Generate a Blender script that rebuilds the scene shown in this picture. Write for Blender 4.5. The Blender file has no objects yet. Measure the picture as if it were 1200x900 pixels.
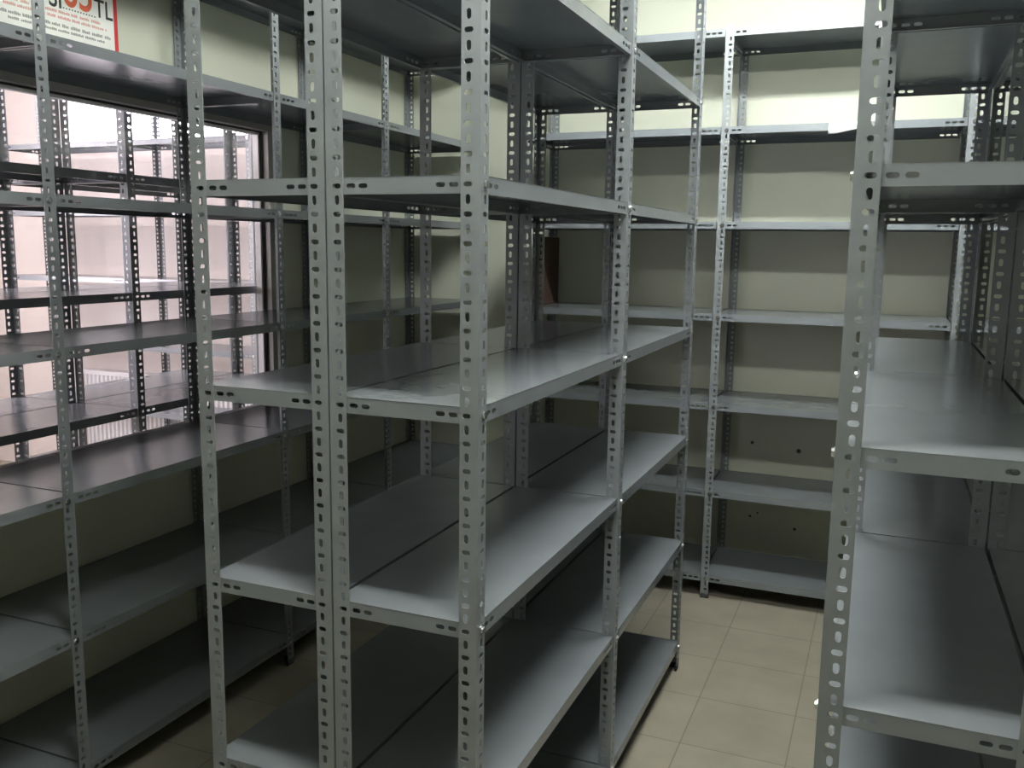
import bpy, bmesh, math, random
from mathutils import Vector, Matrix
random.seed(7)
PI = math.pi
S = bpy.context.scene
COL = S.collection

# ------------------------------------------------------------------ camera
F_PX, YAW, PITCH, ROLL = 1062.35, 0.3915, -0.1499, 0.0131
CAM = Vector((0.6471, -1.4148, 1.5846))
cy_, sy_, cp_, sp_ = math.cos(YAW), math.sin(YAW), math.cos(PITCH), math.sin(PITCH)
fwd = Vector((-sy_ * cp_, cy_ * cp_, sp_))
rgt = Vector((cy_, sy_, 0))
upv = rgt.cross(fwd)
r2 = rgt * math.cos(ROLL) + upv * math.sin(ROLL)
u2 = upv * math.cos(ROLL) - rgt * math.sin(ROLL)
cd = bpy.data.cameras.new('camera')
cam = bpy.data.objects.new('camera', cd)
COL.objects.link(cam)
cam.matrix_world = Matrix(((r2.x, u2.x, -fwd.x, CAM.x), (r2.y, u2.y, -fwd.y, CAM.y), (r2.z, u2.z, -fwd.z, CAM.z), (0, 0, 0, 1)))
cd.sensor_fit = 'HORIZONTAL'
cd.sensor_width = 36.0
cd.lens = 36.0 * F_PX / 1200.0
cd.clip_start = 0.02
S.camera = cam

# ------------------------------------------------------------------ light and exposure
S.view_settings.view_transform = 'Standard'
S.view_settings.look = 'None'
S.view_settings.gamma = 1.0
S.view_settings.use_curve_mapping = False
S.view_settings.exposure = 0.95
S.cycles.max_bounces = 10
S.cycles.diffuse_bounces = 6
S.cycles.glossy_bounces = 5
S.cycles.transparent_max_bounces = 16
S.cycles.caustics_reflective = False
S.cycles.caustics_refractive = False
TUBE_FRONT = ((0.97, 1.0, 0.94), 104.0)
TUBE_BACK = ((0.96, 1.0, 0.97), 130.0)
FILL_NEXT = ((1.0, 0.90, 0.97), 50.0)
DAY_NEXT = ((0.98, 0.90, 1.0), 8.5)
w = bpy.data.worlds.new('world'); S.world = w
w.use_nodes = True
w.node_tree.nodes['Background'].inputs[0].default_value = (0.5, 0.55, 0.6, 1)
w.node_tree.nodes['Background'].inputs[1].default_value = 0.02

# ------------------------------------------------------------------ measures (metres)
LB = 0.93                                   # bay length
DN, DW = 0.305, 0.43                        # narrow and wide shelf depth
ZS = [0.105 + 0.399 * k for k in range(7)]  # shelf tops
PH = 2.515                                  # post height
PITCHZ = 0.399 / 16
FL, TH, LIP = 0.0358, 0.002, 0.030
XL, YB, XR, YN, ZC = -1.80, 3.065, 2.40, -4.6, 3.0

# ------------------------------------------------------------------ materials
def node_mat(name):
    m = bpy.data.materials.new(name); m.use_nodes = True
    nt = m.node_tree
    return m, nt, nt.nodes['Principled BSDF']
def N(nt, t, **kw):
    n = nt.nodes.new(t)
    for k, v in kw.items(): setattr(n, k, v)
    return n
def speckled(name, col, rough, amp=0.12, scale=30, spec=0.5, metallic=0.0, bump=0.0, bscale=200):
    m, nt, b = node_mat(name)
    tc = N(nt, 'ShaderNodeTexCoord')
    nz = N(nt, 'ShaderNodeTexNoise'); nz.inputs['Scale'].default_value = scale; nz.inputs['Detail'].default_value = 4
    nt.links.new(tc.outputs['Object'], nz.inputs['Vector'])
    mx = N(nt, 'ShaderNodeMix', data_type='RGBA')
    lo = [c * (1 - amp) for c in col]; hi = [min(1, c * (1 + amp)) for c in col]
    mx.inputs['A'].default_value = (*lo, 1); mx.inputs['B'].default_value = (*hi, 1)
    nt.links.new(nz.outputs['Fac'], mx.inputs['Factor'])
    nt.links.new(mx.outputs['Result'], b.inputs['Base Color'])
    b.inputs['Roughness'].default_value = rough
    b.inputs['Metallic'].default_value = metallic
    b.inputs['Specular IOR Level'].default_value = spec
    if bump:
        n2 = N(nt, 'ShaderNodeTexNoise'); n2.inputs['Scale'].default_value = bscale
        nt.links.new(tc.outputs['Object'], n2.inputs['Vector'])
        bp = N(nt, 'ShaderNodeBump'); bp.inputs['Strength'].default_value = bump; bp.inputs['Distance'].default_value = 0.002
        nt.links.new(n2.outputs['Fac'], bp.inputs['Height']); nt.links.new(bp.outputs['Normal'], b.inputs['Normal'])
    return m
def emitter(name, col, strength):
    m = bpy.data.materials.new(name); m.use_nodes = True
    nt = m.node_tree; nt.nodes.clear()
    e = N(nt, 'ShaderNodeEmission'); e.inputs[0].default_value = (*col, 1); e.inputs[1].default_value = strength
    o = N(nt, 'ShaderNodeOutputMaterial'); nt.links.new(e.outputs[0], o.inputs[0])
    return m

M_POST = speckled('post_grey_paint', (0.205, 0.221, 0.234), 0.36, 0.08, 25, 0.5, 0.0, 0.05, 350)
M_SHELF = speckled('shelf_grey_paint', (0.195, 0.212, 0.228), 0.20, 0.10, 9, 0.6, 0.0, 0.03, 60)
M_BOLT = speckled('zinc_bolt', (0.75, 0.76, 0.78), 0.2, 0.05, 80, 0.5, 1.0)
M_FOOT = speckled('black_plastic', (0.012, 0.012, 0.013), 0.6, 0.1, 40)
M_CEIL = speckled('white_ceiling_paint', (0.70, 0.70, 0.67), 0.9, 0.03, 6)
M_PINK = speckled('next_room_paint', (0.66, 0.60, 0.565), 0.85, 0.05, 3)
M_FRAME = speckled('window_frame_aluminium', (0.36, 0.345, 0.32), 0.4, 0.06, 20)
M_SASH = speckled('window_sash_white', (0.80, 0.77, 0.75), 0.5, 0.03, 20)
M_GASKET = speckled('black_rubber', (0.02, 0.012, 0.012), 0.6, 0.1, 60)
M_RAD = speckled('white_enamel', (0.82, 0.80, 0.80), 0.35, 0.02, 20)
M_PAPER = speckled('poster_paper', (0.86, 0.85, 0.80), 0.7, 0.02, 30)
M_RED = speckled('red_print', (0.52, 0.028, 0.026), 0.6, 0.1, 60)
M_ORANGE = speckled('orange_print', (0.66, 0.12, 0.05), 0.6, 0.1, 60)
M_BLACK = speckled('black_print', (0.022, 0.022, 0.02), 0.6, 0.1, 60)
M_PALERED = speckled('small_red_print', (0.70, 0.36, 0.32), 0.6, 0.3, 120)
M_GREYPRINT = speckled('small_grey_print', (0.30, 0.30, 0.28), 0.6, 0.4, 120)
M_CARD = speckled('brown_cardboard', (0.07, 0.042, 0.032), 0.85, 0.2, 25, 0.2)
M_TAPE = speckled('brown_tape', (0.09, 0.07, 0.03), 0.4, 0.1, 25)
M_HIGHLIGHT = speckled('lip_highlight_white', (0.9, 0.9, 0.9), 0.7, 0.02, 25)
M_HOUSING = speckled('lamp_housing', (0.85, 0.85, 0.83), 0.4, 0.02, 25)
M_TUBE_F = emitter('tube_light_front', *TUBE_FRONT)
M_TUBE_B = emitter('tube_light_back', *TUBE_BACK)
M_FILL_N = emitter('fill_light_next_room', *FILL_NEXT)
M_DAY = emitter('daylit_pane', *DAY_NEXT)

def wall_mat():
    m, nt, b = node_mat('cream_wall_paint')
    g = N(nt, 'ShaderNodeNewGeometry')
    nz = N(nt, 'ShaderNodeTexNoise'); nz.inputs['Scale'].default_value = 1.6; nz.inputs['Detail'].default_value = 6
    nt.links.new(g.outputs['Position'], nz.inputs['Vector'])
    mx = N(nt, 'ShaderNodeMix', data_type='RGBA')
    mx.inputs['A'].default_value = (0.545, 0.555, 0.46, 1); mx.inputs['B'].default_value = (0.595, 0.605, 0.51, 1)
    nt.links.new(nz.outputs['Fac'], mx.inputs['Factor'])
    last = mx.outputs['Result']
    # old plug holes and scuffs in the paint of the back wall
    for (x, z, r) in [(0.077, 0.652, 0.010), (0.297, 0.630, 0.014), (0.085, 0.28, 0.008), (0.30, 0.24, 0.009), (0.12, 0.30, 0.006)]:
        d = N(nt, 'ShaderNodeVectorMath', operation='DISTANCE'); d.inputs[1].default_value = (x, YB, z)
        nt.links.new(g.outputs['Position'], d.inputs[0])
        mr = N(nt, 'ShaderNodeMapRange'); mr.inputs['From Min'].default_value = r * 0.6; mr.inputs['From Max'].default_value = r
        nt.links.new(d.outputs['Value'], mr.inputs['Value'])
        m2 = N(nt, 'ShaderNodeMix', data_type='RGBA'); m2.inputs['A'].default_value = (0.06, 0.05, 0.04, 1)
        nt.links.new(mr.outputs['Result'], m2.inputs['Factor']); nt.links.new(last, m2.inputs['B'])
        last = m2.outputs['Result']
    nt.links.new(last, b.inputs['Base Color'])
    b.inputs['Roughness'].default_value = 0.75
    b.inputs['Specular IOR Level'].default_value = 0.25
    n2 = N(nt, 'ShaderNodeTexNoise'); n2.inputs['Scale'].default_value = 45
    nt.links.new(g.outputs['Position'], n2.inputs['Vector'])
    bp = N(nt, 'ShaderNodeBump'); bp.inputs['Strength'].default_value = 0.15; bp.inputs['Distance'].default_value = 0.004
    nt.links.new(n2.outputs['Fac'], bp.inputs['Height']); nt.links.new(bp.outputs['Normal'], b.inputs['Normal'])
    return m
M_WALL = wall_mat()

def floor_mat():
    m, nt, b = node_mat('beige_floor_tile')
    g = N(nt, 'ShaderNodeNewGeometry')
    mp = N(nt, 'ShaderNodeMapping'); mp.inputs['Location'].default_value = (-0.12 / 0.33, -1.66 / 0.33, 0)
    mp.inputs['Scale'].default_value = (1 / 0.33, 1 / 0.33, 1)
    nt.links.new(g.outputs['Position'], mp.inputs['Vector'])
    br = N(nt, 'ShaderNodeTexBrick'); br.offset = 0.0
    br.inputs['Color1'].default_value = (0.36, 0.33, 0.262, 1); br.inputs['Color2'].default_value = (0.385, 0.353, 0.28, 1)
    br.inputs['Mortar'].default_value = (0.22, 0.195, 0.15, 1)
    br.inputs['Scale'].default_value = 1.0; br.inputs['Mortar Size'].default_value = 0.007; br.inputs['Mortar Smooth'].default_value = 0.4
    br.inputs['Brick Width'].default_value = 1.0; br.inputs['Row Height'].default_value = 1.0
    nt.links.new(mp.outputs['Vector'], br.inputs['Vector'])
    nz = N(nt, 'ShaderNodeTexNoise'); nz.inputs['Scale'].default_value = 5; nz.inputs['Detail'].default_value = 8
    nt.links.new(g.outputs['Position'], nz.inputs['Vector'])
    mr = N(nt, 'ShaderNodeMapRange'); mr.inputs['To Min'].default_value = 0.72; mr.inputs['To Max'].default_value = 1.22
    nt.links.new(nz.outputs['Fac'], mr.inputs['Value'])
    mx = N(nt, 'ShaderNodeVectorMath', operation='SCALE')
    nt.links.new(br.outputs['Color'], mx.inputs[0]); nt.links.new(mr.outputs['Result'], mx.inputs['Scale'])
    nt.links.new(mx.outputs['Vector'], b.inputs['Base Color'])
    b.inputs['Roughness'].default_value = 0.45
    return m
M_FLOOR = floor_mat()

def glass_mat():
    m = bpy.data.materials.new('window_glass'); m.use_nodes = True
    nt = m.node_tree; nt.nodes.clear()
    o = N(nt, 'ShaderNodeOutputMaterial'); t = N(nt, 'ShaderNodeBsdfTransparent'); t.inputs[0].default_value = (0.95, 0.95, 0.95, 1)
    gl = N(nt, 'ShaderNodeBsdfGlossy'); gl.inputs['Roughness'].default_value = 0.02
    fr = N(nt, 'ShaderNodeFresnel')
    ge = N(nt, 'ShaderNodeNewGeometry'); io = N(nt, 'ShaderNodeMix', data_type='FLOAT')
    io.inputs['A'].default_value = 1.45; io.inputs['B'].default_value = 1 / 1.45
    nt.links.new(ge.outputs['Backfacing'], io.inputs['Factor']); nt.links.new(io.outputs['Result'], fr.inputs[0])
    mx = N(nt, 'ShaderNodeMixShader')
    nt.links.new(fr.outputs[0], mx.inputs[0]); nt.links.new(t.outputs[0], mx.inputs[1]); nt.links.new(gl.outputs[0], mx.inputs[2])
    nt.links.new(mx.outputs[0], o.inputs[0])
    return m
M_GLASS = glass_mat()

# ------------------------------------------------------------------ mesh helpers
def link(name, data, mat=None, parent=None, loc=(0, 0, 0), rotz=0.0):
    o = bpy.data.objects.new(name, data); COL.objects.link(o)
    o.location = loc; o.rotation_euler = (0, 0, rotz)
    if mat and data is not None and not data.materials: data.materials.append(mat)
    if parent: o.parent = parent
    return o
def to_mesh(bm, name, smooth=False):
    bmesh.ops.recalc_face_normals(bm, faces=bm.faces[:])
    me = bpy.data.meshes.new(name); bm.to_mesh(me); bm.free()
    if smooth:
        for p in me.polygons: p.use_smooth = True
    return me
def box(bm, x0, x1, y0, y1, z0, z1, bevel=0.0):
    r = bmesh.ops.create_cube(bm, size=1.0)
    vs = r['verts']
    for v in vs:
        v.co = Vector((x0 + (v.co.x + .5) * (x1 - x0), y0 + (v.co.y + .5) * (y1 - y0), z0 + (v.co.z + .5) * (z1 - z0)))
    if bevel:
        es = list({e for v in vs for e in v.link_edges})
        bmesh.ops.bevel(bm, geom=es, offset=bevel, segments=2, affect='EDGES', profile=0.5)
def box_mesh(name, *a, **k):
    bm = bmesh.new(); box(bm, *a, **k); return to_mesh(bm, name)
def cyl(bm, p, q, r, n=12):
    p, q = Vector(p), Vector(q); d = q - p
    rot = d.to_track_quat('Z', 'Y').to_matrix().to_4x4()
    bmesh.ops.create_cone(bm, cap_ends=True, segments=n, radius1=r, radius2=r, depth=d.length,
                          matrix=Matrix.Translation((p + q) / 2) @ rot)
def ring(cx, cy, wd, ht, n=4):
    """obround outline, counter-clockwise from its right-hand middle"""
    pts = []
    if wd >= ht:
        r = ht / 2; a = wd / 2 - r; cs = [(a, 0), (-a, 0), (-a, 0), (a, 0)]
    else:
        r = wd / 2; a = ht / 2 - r; cs = [(0, a), (0, a), (0, -a), (0, -a)]
    for q in range(4):
        for k in range(n + 1):
            t = (q + k / n) * PI / 2
            p = (cx + cs[q][0] + r * math.cos(t), cy + cs[q][1] + r * math.sin(t))
            if not pts or (abs(p[0] - pts[-1][0]) + abs(p[1] - pts[-1][1])) > 1e-7: pts.append(p)
    if abs(pts[0][0] - pts[-1][0]) + abs(pts[0][1] - pts[-1][1]) < 1e-7: pts.pop()
    return pts
def perforated(bm, cells, v0, v1, fmap, t):
    """strip of cells (u0, u1, hole or None) from v0 to v1, sheet thickness t; fmap(u, v, w) -> xyz"""
    vm = (v0 + v1) / 2
    cache = {}
    def V(u, v, wv):
        k = (round(u, 6), round(v, 6), wv)
        if k not in cache: cache[k] = bm.verts.new(fmap(u, v, wv))
        return cache[k]
    for (u0, u1, hole) in cells:
        for wv in (0, t):
            if hole is None:
                bm.faces.new([V(u0, v0, wv), V(u1, v0, wv), V(u1, vm, wv), V(u1, v1, wv), V(u0, v1, wv), V(u0, vm, wv)])
            else:
                hy = hole[1]
                rg = ring(*hole)
                n = len(rg)
                ir = max(range(n), key=lambda i: rg[i][0] - abs(rg[i][1] - hy) * 5)
                il = min(range(n), key=lambda i: rg[i][0] + abs(rg[i][1] - hy) * 5)
                top = [rg[(ir + i) % n] for i in range((il - ir) % n + 1)]
                bot = [rg[(il + i) % n] for i in range((ir - il) % n + 1)]
                bm.faces.new([V(u1, vm, wv), V(u1, v1, wv), V(u0, v1, wv), V(u0, vm, wv)] + [V(*p, wv) for p in reversed(top)])
                bm.faces.new([V(u0, vm, wv), V(u0, v0, wv), V(u1, v0, wv), V(u1, vm, wv)] + [V(*p, wv) for p in reversed(bot)])
        if hole is not None:
            rg = ring(*hole)
            for i in range(len(rg)):
                a, c = rg[i], rg[(i + 1) % len(rg)]
                bm.faces.new([V(*a, 0), V(*c, 0), V(*c, t), V(*a, t)])
        bm.faces.new([V(u0, v0, 0), V(u1, v0, 0), V(u1, v0, t), V(u0, v0, t)])
        bm.faces.new([V(u0, v1, 0), V(u0, v1, t), V(u1, v1, t), V(u1, v1, 0)])
    a, c = cells[0][0], cells[-1][1]
    bm.faces.new([V(a, v0, 0), V(a, v0, t), V(a, vm, t), V(a, v1, t), V(a, v1, 0), V(a, vm, 0)])
    bm.faces.new([V(c, v0, 0), V(c, vm, 0), V(c, v1, 0), V(c, v1, t), V(c, vm, t), V(c, v0, t)])

def post_mesh():
    """slotted angle, corner on the z axis, flanges along +x and +y"""
    bm = bmesh.new()
    z_h = ZS[0] - LIP / 2                       # a crosswise slot sits at every shelf node
    cells = []
    k = math.ceil((0.012 - z_h) / PITCHZ + 0.5)
    zc = z_h + k * PITCHZ
    cells.append((0.0, zc - PITCHZ / 2, None))
    while zc + PITCHZ / 2 < PH - 0.004:
        cross = (k % 2 == 0)
        cells.append((zc - PITCHZ / 2, zc + PITCHZ / 2, (zc, 0.0222, 0.0088, 0.0165) if cross else (zc, 0.0222, 0.0170, 0.0088)))
        k += 1; zc += PITCHZ
    cells.append((cells[-1][1], PH, None))
    # ring() wants (u, v, du, dv): u runs up the post, v across the flange
    cells = [(a, b, None if h is None else (h[0], h[1], h[2], h[3])) for a, b, h in cells]
    cells2 = [(a, b, None if h is None else (h[0], h[1], h[2], h[3])) for a, b, h in cells]
    perforated(bm, cells, 0.0, FL, lambda u, v, q: (v, q, u), TH)
    perforated(bm, cells2, TH, FL, lambda u, v, q: (q, v, u), TH)
    return to_mesh(bm, 'slotted_angle_post')
ME_POST = post_mesh()
ME_POST.materials.append(M_POST)

def bolt_mesh():
    bm = bmesh.new()
    bmesh.ops.create_cone(bm, cap_ends=True, segments=6, radius1=0.0075, radius2=0.0068, depth=0.0055,
                          matrix=Matrix.Translation((0, -0.00275, 0)) @ Matrix.Rotation(PI / 2, 4, 'X'))
    bmesh.ops.create_cone(bm, cap_ends=True, segments=14, radius1=0.0095, radius2=0.0095, depth=0.0014,
                          matrix=Matrix.Translation((0, -0.0007, 0)) @ Matrix.Rotation(PI / 2, 4, 'X'))
    return to_mesh(bm, 'bolt')
ME_BOLT = bolt_mesh(); ME_BOLT.materials.append(M_BOLT)
def foot_mesh():
    bm = bmesh.new()
    vs = [(0, 0), (.038, 0), (.038, .007), (.007, .007), (.007, .038), (0, .038)]
    lo = [bm.verts.new((x, y, -.003)) for x, y in vs]; hi = [bm.verts.new((x, y, .018)) for x, y in vs]
    bm.faces.new(lo); bm.faces.new(hi)
    for i in range(6): bm.faces.new([lo[i], lo[(i + 1) % 6], hi[(i + 1) % 6], hi[i]])
    return to_mesh(bm, 'foot')
ME_FOOT = foot_mesh(); ME_FOOT.materials.append(M_FOOT)

SHELF_CACHE = {}
def shelf_mesh(L, D, sag=0.0):
    """folded steel tray, top face at z = 0, its lips turned down and back in"""
    key = (round(L, 4), D, sag)
    if key in SHELF_CACHE: return SHELF_CACHE[key]
    bm = bmesh.new()
    t = 0.0012
    g = TH + 0.0006                    # the post flange lies outside the lip
    x0, x1, y0, y1 = g, L - g, g, D - g
    def cells(a, b):
        out, cur = [], a
        hs = [a + 0.0215, a + 0.0465, a + 0.0715, b - 0.0715, b - 0.0465, b - 0.0215]
        for h in hs:
            if h - 0.0125 > cur + 1e-6: out.append((cur, h - 0.0125, None))
            out.append((h - 0.0125, h + 0.0125, (h, -LIP / 2, 0.018, 0.0085))); cur = h + 0.0125
        out.append((cur, b, None))
        return out
    perforated(bm, cells(x0, x1), -LIP, 0, lambda u, v, q: (u, y0 + q, v), t)
    perforated(bm, cells(x0, x1), -LIP, 0, lambda u, v, q: (u, y1 - q, v), t)
    perforated(bm, cells(y0 + t, y1 - t), -LIP, 0, lambda u, v, q: (x0 + q, u, v), t)
    perforated(bm, cells(y0 + t, y1 - t), -LIP, 0, lambda u, v, q: (x1 - q, u, v), t)
    # top panel (gently dished between the lips) and the in-turned hems
    nx, ny = 16, 6
    def dish(i, j):
        a, b = i / nx, j / ny
        return -sag * (math.sin(PI * a) ** 0.7 if 0 < a < 1 else 0) * (math.sin(PI * b) ** 0.7 if 0 < b < 1 else 0)
    grids = []
    for dz in (0.0006, -t):
        grids.append([[bm.verts.new((x0 + (x1 - x0) * i / nx, y0 + (y1 - y0) * j / ny, dz + dish(i, j))) for j in range(ny + 1)] for i in range(nx + 1)])
    for gi in grids:
        for i in range(nx):
            for j in range(ny): bm.faces.new([gi[i][j], gi[i + 1][j], gi[i + 1][j + 1], gi[i][j + 1]])
    A, B = grids
    for i in range(nx):
        bm.faces.new([A[i][0], A[i + 1][0], B[i + 1][0], B[i][0]]); bm.faces.new([A[i][ny], B[i][ny], B[i + 1][ny], A[i + 1][ny]])
    for j in range(ny):
        bm.faces.new([A[0][j], B[0][j], B[0][j + 1], A[0][j + 1]]); bm.faces.new([A[nx][j], A[nx][j + 1], B[nx][j + 1], B[nx][j]])
    h = 0.011
    box(bm, x0 + 0.004, x1 - 0.004, y0 + t, y0 + h, -LIP, -LIP + t); box(bm, x0 + 0.004, x1 - 0.004, y1 - h, y1 - t, -LIP, -LIP + t)
    box(bm, x0 + t, x0 + h, y0 + h, y1 - h, -LIP, -LIP + t); box(bm, x1 - h, x1 - t, y0 + h, y1 - h, -LIP, -LIP + t)
    me = to_mesh(bm, 'shelf'); me.materials.append(M_SHELF)
    SHELF_CACHE[key] = me
    return me

def tag(o, label, cat, group=None):
    o['label'] = label; o['category'] = cat; o['kind'] = 'thing'
    if group: o['group'] = group
    return o
def struct(o):
    o['kind'] = 'structure'; return o

def rack(name, label, loc, rotz, bays, D, zs, bolts=True, flip=False, group='slotted steel shelving racks'):
    """local x runs along the rack, y = 0 is its open front"""
    root = bpy.data.objects.new(name, None); COL.objects.link(root)
    root.empty_display_size = 0.1
    root.location = (loc[0], loc[1], 0); root.rotation_euler = (0, 0, rotz)
    tag(root, label, 'shelving rack', group)
    xs = [0.0]
    for b in bays: xs.append(xs[-1] + b)
    for i, x in enumerate(xs):
        last = i == len(xs) - 1 or (flip and i > 0)
        for back in (0, 1):
            a = (PI / 2 if last else 0.0) if not back else (PI if last else -PI / 2)
            p = link('post', ME_POST, None, root, (x, D if back else 0.0, 0.003), a)
            link('foot', ME_FOOT, None, p)
            if bolts and not back:
                for z in zs:
                    if last: link('bolt', ME_BOLT, None, p, (0.0, 0.0222, z - LIP / 2), -PI / 2)
                    else: link('bolt', ME_BOLT, None, p, (0.0222, 0.0, z - LIP / 2), 0.0)
    for i, b in enumerate(bays):
        for k, z in enumerate(zs):
            # a tray stops short of the cross flange of a shared post
            gap = TH + 0.0004 if len(bays) > 1 and (i < len(bays) - 1 if flip else i > 0) else 0.0
            link('shelf', shelf_mesh(b - gap, D, 0.0025), None, root, (xs[i] + (0 if flip else gap), 0, z + 0.003))
    return root

# ------------------------------------------------------------------ room shell
WIN = dict(y0=-0.45, y1=1.835, z0=0.835, z1=2.095)      # opening in the left wall
def wall_with_hole(name, xa, xb, ya, yb, za, zb, h, mat):
    bm = bmesh.new()
    box(bm, xa, xb, ya, h['y0'], za, zb); box(bm, xa, xb, h['y1'], yb, za, zb)
    box(bm, xa, xb, h['y0'], h['y1'], za, h['z0']); box(bm, xa, xb, h['y0'], h['y1'], h['z1'], zb)
    return struct(link(name, to_mesh(bm, name), mat))
XF, YE = -5.6, 3.13                                     # far wall and end wall of the next room
struct(link('floor', box_mesh('floor', XF - .1, XR + .1, YN - .1, YE + .1, -0.1, 0.0), M_FLOOR))
struct(link('ceiling', box_mesh('ceiling', XF - .1, XR + .1, YN - .1, YE + .1, ZC, ZC + .1), M_CEIL))
wall_with_hole('wall_left', XL - 0.066, XL, YN, YB, 0, ZC, WIN, M_WALL)
struct(link('wall_back', box_mesh('wall_back', XL - 0.066, XR, YB, YB + 0.1, 0, ZC), M_WALL))
struct(link('wall_right', box_mesh('wall_right', XR, XR + 0.1, YN, YB + 0.1, 0, ZC), M_WALL))
struct(link('wall_near', box_mesh('wall_near', XL - 0.066, XR, YN - 0.1, YN, 0, ZC), M_WALL))
HW = dict(x0=-4.47, x1=-2.20, z0=2.19, z1=2.80)            # high window in its end wall
FILL_OPENING = dict(y0=-2.4, y1=1.5, z0=0.9, z1=2.5)               # unseen opening added in its far wall to light the room
wall_with_hole('wall_next_room_far', XF - 0.1, XF, YN, YE, 0, ZC, FILL_OPENING, M_PINK)
bm = bmesh.new()
box(bm, XF, HW['x0'], YE, YE + .1, 0, ZC); box(bm, HW['x1'], XL - 0.066, YE, YE + .1, 0, ZC)
box(bm, HW['x0'], HW['x1'], YE, YE + .1, 0, HW['z0']); box(bm, HW['x0'], HW['x1'], YE, YE + .1, HW['z1'], ZC)
struct(link('wall_next_room_end', to_mesh(bm, 'wall_next_room_end'), M_PINK))
struct(link('wall_next_room_near', box_mesh('wall_next_room_near', XF, XL - 0.066, YN - 0.1, YN, 0, ZC), M_PINK))

# interior window: aluminium frame, pale outer sash, black gasket, glass
def frame_mesh(name, xa, xb, y0, y1, z0, z1, wd, bev=0.002):
    bm = bmesh.new()
    box(bm, xa, xb, y0, y1, z1 - wd, z1, bev); box(bm, xa, xb, y0, y1, z0, z0 + wd, bev)
    box(bm, xa, xb, y0, y0 + wd, z0 + wd, z1 - wd, bev); box(bm, xa, xb, y1 - wd, y1, z0 + wd, z1 - wd, bev)
    return to_mesh(bm, name)
wy0, wy1, wz0, wz1 = WIN['y0'] + .001, WIN['y1'] - .001, WIN['z0'] + .001, WIN['z1'] - .001
win = struct(link('window_1', frame_mesh('window_1', XL - 0.030, XL + 0.008, wy0, wy1, wz0, wz1, 0.045), M_FRAME))
link('sash', frame_mesh('sash', XL - 0.060, XL - 0.031, wy0, wy1, wz0, wz1, 0.060), M_SASH, win)
link('gasket', frame_mesh('gasket', XL - 0.034, XL - 0.020, wy0 + .045, wy1 - .045, wz0 + .045, wz1 - .045, 0.006, 0.0005), M_GASKET, win)
link('glass', box_mesh('glass', XL - 0.046, XL - 0.042, wy0 + .055, wy1 - .055, wz0 + .055, wz1 - .055), M_GLASS, win)
bm = bmesh.new()
a0, a1, c0, c1 = HW['x0'] + .001, HW['x1'] - .001, HW['z0'] + .001, HW['z1'] - .001
for q in ((a0, a1, c0, c0 + .035), (a0, a1, c1 - .035, c1), (a0, a0 + .035, c0 + .035, c1 - .035), (a1 - .035, a1, c0 + .035, c1 - .035)):
    box(bm, q[0], q[1], YE - .006, YE + .07, q[2], q[3], .003)
win2 = struct(link('window_2', to_mesh(bm, 'window_2'), M_SASH))
link('pane', box_mesh('pane', a0 + .034, a1 - .034, YE + .04, YE + .046, c0 + .034, c1 - .034), M_DAY, win2)

fill_win = struct(link('fill_window', frame_mesh('fill_window', XF - 0.07, XF + 0.006, FILL_OPENING['y0'] + .001, FILL_OPENING['y1'] - .001, FILL_OPENING['z0'] + .001, FILL_OPENING['z1'] - .001, 0.05), M_SASH))  # added out of view; its glowing pane evens the light on the far rack
link('pane', box_mesh('pane', XF - 0.046, XF - 0.04, FILL_OPENING['y0'] + .05, FILL_OPENING['y1'] - .05, FILL_OPENING['z0'] + .05, FILL_OPENING['z1'] - .05), M_DAY, fill_win)

# ------------------------------------------------------------------ ceiling lamps, plus an added fill in the next room
def lamp(loc, rotz, tube_mat, label, L=1.22):
    root = bpy.data.objects.new('ceiling_light', None); COL.objects.link(root)
    root.location = loc; root.rotation_euler = (0, 0, rotz)
    tag(root, label, 'ceiling light')
    bm = bmesh.new(); box(bm, -L / 2 - .02, L / 2 + .02, -.07, .07, -.045, 0.0, .004)
    for s in (-1, 1):
        for e in (-1, 1): box(bm, e * L / 2 - .012, e * L / 2 + .012, s * .045 - .014, s * .045 + .014, -.095, -.045)
    link('housing', to_mesh(bm, 'housing'), M_HOUSING, root)
    for s in (-1, 1):
        bm = bmesh.new(); cyl(bm, (-L / 2 + .014, s * .045, -.078), (L / 2 - .014, s * .045, -.078), .013, 16)
        link('tube', to_mesh(bm, 'tube', True), tube_mat, root)
lamp((0.28, -0.345, ZC), 0.0, M_TUBE_F, 'twin tube ceiling light over the near end of the aisle')
lamp((0.28, 1.50, ZC), 0.0, M_TUBE_B, 'twin tube ceiling light over the tiled aisle before the back wall')
lamp((-3.45, 1.1, ZC), 0.0, M_FILL_N, 'unseen twin tube fill light added to brighten the next room behind the glass')  # added fill, no known fixture; brightens the walls and shelf edges there

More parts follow.
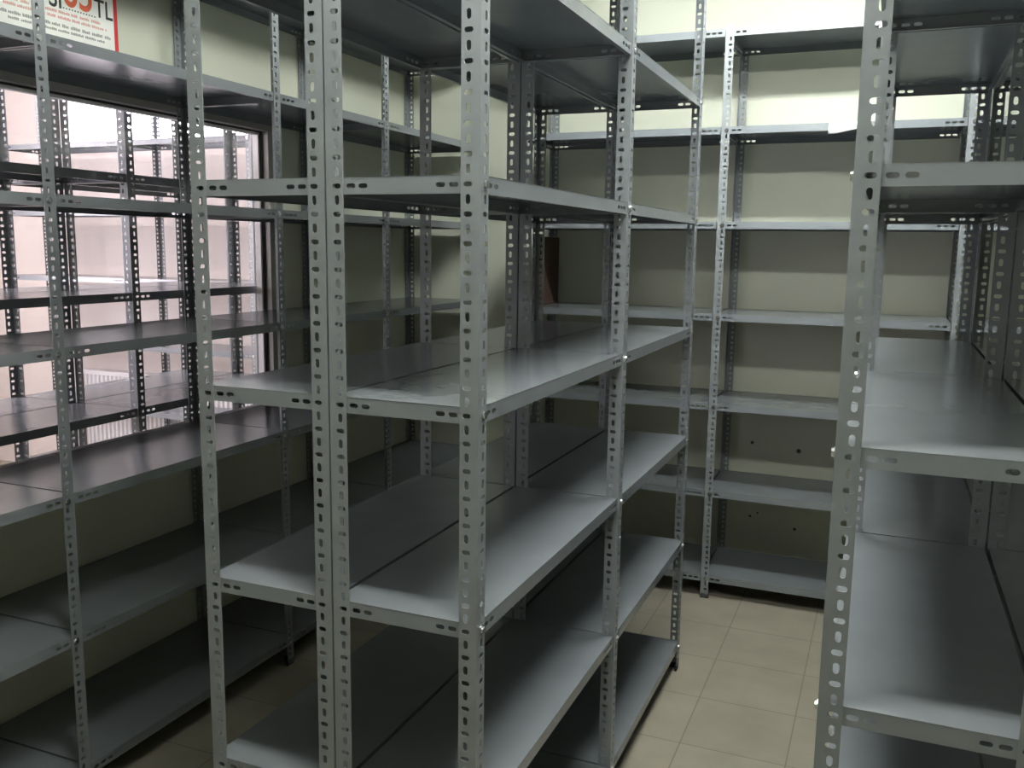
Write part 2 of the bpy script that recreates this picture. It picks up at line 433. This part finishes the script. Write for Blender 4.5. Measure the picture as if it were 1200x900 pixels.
# ------------------------------------------------------------------ racks
Y2 = 2 * LB
rack('shelving_rack', 'right half of the grey back-to-back island in the middle, open to the tiled aisle',
     (0.0, 0.0), PI / 2, [LB, LB], DN, ZS)
rack('shelving_rack', 'left half of the grey back-to-back island in the middle, facing the window',
     (-2 * DN - 0.004, Y2), -PI / 2, [LB, LB], DN, ZS, flip=True)
rack('shelving_rack', 'grey rack at the right edge whose tall slotted post stands nearest the camera',
     (0.590, -0.042 + Y2), -PI / 2, [LB, LB], DN, ZS, flip=True)
rack('shelving_rack', 'grey rack cut off by the right edge, backing onto the near right rack',
     (0.590 + 2 * DN + 0.004, -0.042), PI / 2, [LB, LB], DN, ZS, bolts=False)
rack('shelving_rack', 'long grey rack standing across the cream back wall beyond the tiles',
     (-0.985, 2.607), 0.0, [0.923, 0.948, 0.948], DW, ZS)
rack('shelving_rack', 'long grey rack along the left wall under the price poster and before the window',
     (XL + DW + 0.007, -0.60), PI / 2, [0.942, 0.958, 0.75, 0.94], DW, ZS, flip=True)
# next room, seen through the glass
ZN = [0.12, 0.55, 0.975, 1.40, 1.82]
rack('shelving_rack', 'dark rack in the next room standing right behind the window glass',
     (-1.88, -0.76), PI / 2, [LB, LB, LB], DN, ZN, bolts=False)
rack('shelving_rack', 'rack in the next room backing onto the one at the glass, its posts lit lilac',
     (-1.88 - 2 * DN - 0.004, -0.76 + 3 * LB), -PI / 2, [LB, LB, LB], DN, ZN)
rack('shelving_rack', 'farthest rack in the next room, bright shelf edges before the radiator',
     (-4.50, 2.70), 0.0, [0.95, 0.95], DN, [0.18, 0.575, 0.97, 1.368, 1.765, 2.165])

# ------------------------------------------------------------------ radiator in the next room
rad = bpy.data.objects.new('radiator', None); COL.objects.link(rad); rad.location = (-4.29, YE - 0.004, 0.14); rad.rotation_euler = (0, 0, -PI / 2)
tag(rad, 'white ribbed panel radiator under the high window of the next room', 'radiator')
bm = bmesh.new()
RL, RH = 1.60, 0.60
n = 44
pr = []
for i in range(n):
    y = RL * i / n
    for f, xx in ((0.0, 0.078), (0.25, 0.088), (0.6, 0.088), (0.85, 0.078)): pr.append((y + f * RL / n, xx))
pr.append((RL, 0.078))
lo = [bm.verts.new((x, y, 0.02)) for y, x in pr]; hi = [bm.verts.new((x, y, RH - .03)) for y, x in pr]
for i in range(len(pr) - 1): bm.faces.new([lo[i], lo[i + 1], hi[i + 1], hi[i]])
box(bm, 0.05, 0.076, 0, RL, 0.0, RH - .02)
link('panel', to_mesh(bm, 'panel'), M_RAD, rad)
bm = bmesh.new(); box(bm, 0.0, 0.092, -.006, RL + .006, RH - .03, RH, .004)
link('top_grille', to_mesh(bm, 'top_grille'), M_RAD, rad)
bm = bmesh.new(); cyl(bm, (.05, RL + .006, .05), (.05, RL + .07, .05), .012); cyl(bm, (.05, RL + .07, -.16), (.05, RL + .07, .06), .009)
link('valve', to_mesh(bm, 'valve'), M_RAD, rad)

# ------------------------------------------------------------------ price poster on the left wall
PX = XL + 0.0015
post = link('price_poster', box_mesh('price_poster', 0, 0.0015, 0.18, 1.010, 2.125, 2.66), M_PAPER, None, (XL + 0.0005, 0, 0))
tag(post, 'white price poster with red edge on the left wall above the window', 'poster')
link('red_border', box_mesh('red_border', .0017, .0022, 0.994, 1.0095, 2.1252, 2.6598), M_RED, post)
def text(body, y0, zb, height, width, mat, name):
    c = bpy.data.curves.new(name, 'FONT'); c.body = body; c.size = 1.0; c.extrude = 0.0; c.offset = 0.012
    o = link(name, c, mat, post)
    bpy.context.view_layer.update()
    d = o.dimensions
    o.rotation_euler = (PI / 2, 0, PI / 2)
    o.scale = (width / d.x, height / 0.70, 1.0)
    o.location = (0.0022, y0, zb)
    bpy.context.view_layer.update()
    me = bpy.data.meshes.new_from_object(o.evaluated_get(bpy.context.evaluated_depsgraph_get()))
    me.transform(o.matrix_local)
    bpy.data.objects.remove(o); bpy.data.curves.remove(c)
    return link(name, me, mat, post)
text('65', 0.790, 2.316, 0.105, 0.112, M_ORANGE, 'price_figures')
text('TL', 0.914, 2.309, 0.056, 0.076, M_BLACK, 'currency_letters')
text('SI', 0.738, 2.302, 0.06, 0.046, M_BLACK, 'word_ending')
def marks(name, y0, y1, z, h, mat, dots=False):
    bm = bmesh.new(); y = y0; rnd = random.Random(len(name) * 7)
    while y < y1:
        wlen = 0.0045 if dots else rnd.uniform(0.02, 0.05)
        if dots: box(bm, .0017, .0022, y, min(y + wlen, y1), z, z + h)
        else:
            yy = y
            while yy < min(y + wlen, y1):
                hh = h * rnd.choice((.7, 1, 1, .85)); box(bm, .0017, .0022, yy, yy + .0045, z, z + hh); yy += .0062
        y += wlen + (.0065 if dots else .009)
    link(name, to_mesh(bm, name), mat, post)
marks('dotted_rule', 0.792, 0.918, 2.304, .004, M_BLACK, True)
marks('small_red_line', 0.60, 0.932, 2.286, .0085, M_PALERED)
marks('second_small_red_line', 0.58, 0.958, 2.270, .0085, M_PALERED)
marks('small_black_line', 0.42, 0.977, 2.246, .0095, M_GREYPRINT)
marks('lowest_grey_line', 0.594, 0.948, 2.231, .0075, M_GREYPRINT)

# ------------------------------------------------------------------ things on the back rack
zc = ZS[3] + 0.0036
carton = link('cardboard_carton', None); carton.location = (-0.955, 2.885, zc)
tag(carton, 'tall narrow brown carton at the left end of the back wall rack', 'carton')
bm = bmesh.new(); box(bm, -.022, .036, -.13, .10, 0, .33, .003); link('body', to_mesh(bm, 'body'), M_CARD, carton)
bm = bmesh.new(); box(bm, -.008, .022, -.1315, .1015, .3295, .3312); box(bm, -.008, .022, -.1325, -.1305, .27, .3312); link('tape', to_mesh(bm, 'tape'), M_TAPE, carton)

# added white strip for the lit lip of the second shelf from the top
bm = bmesh.new()
xs_, prof = [0.372 + 0.112 * i / 10 for i in range(11)], None
rows = []
for i, x in enumerate(xs_):
    f = i / 10
    drop = 0.044 - 0.016 * max(0, f - .25) / .75
    rows.append([(x, 2.75, 0.0022), (x, 2.62, 0.0024), (x, 2.6035, 0.0026), (x, 2.5985, -0.004), (x, 2.5975, -drop * .5), (x, 2.598 - .002 * f, -drop)])
g = [[bm.verts.new(p) for p in r] for r in rows]
for i in range(10):
    for j in range(5): bm.faces.new([g[i][j], g[i + 1][j], g[i + 1][j + 1], g[i][j + 1]])
sh = link('lip_highlight', to_mesh(bm, 'lip_highlight', True), M_HIGHLIGHT, None, (0, 0, ZS[5] + 0.003))
md = sh.modifiers.new('thickness', 'SOLIDIFY'); md.thickness = 0.0008
tag(sh, 'white paper strip added for the lit edge of a high shelf of the back wall rack', 'highlight')
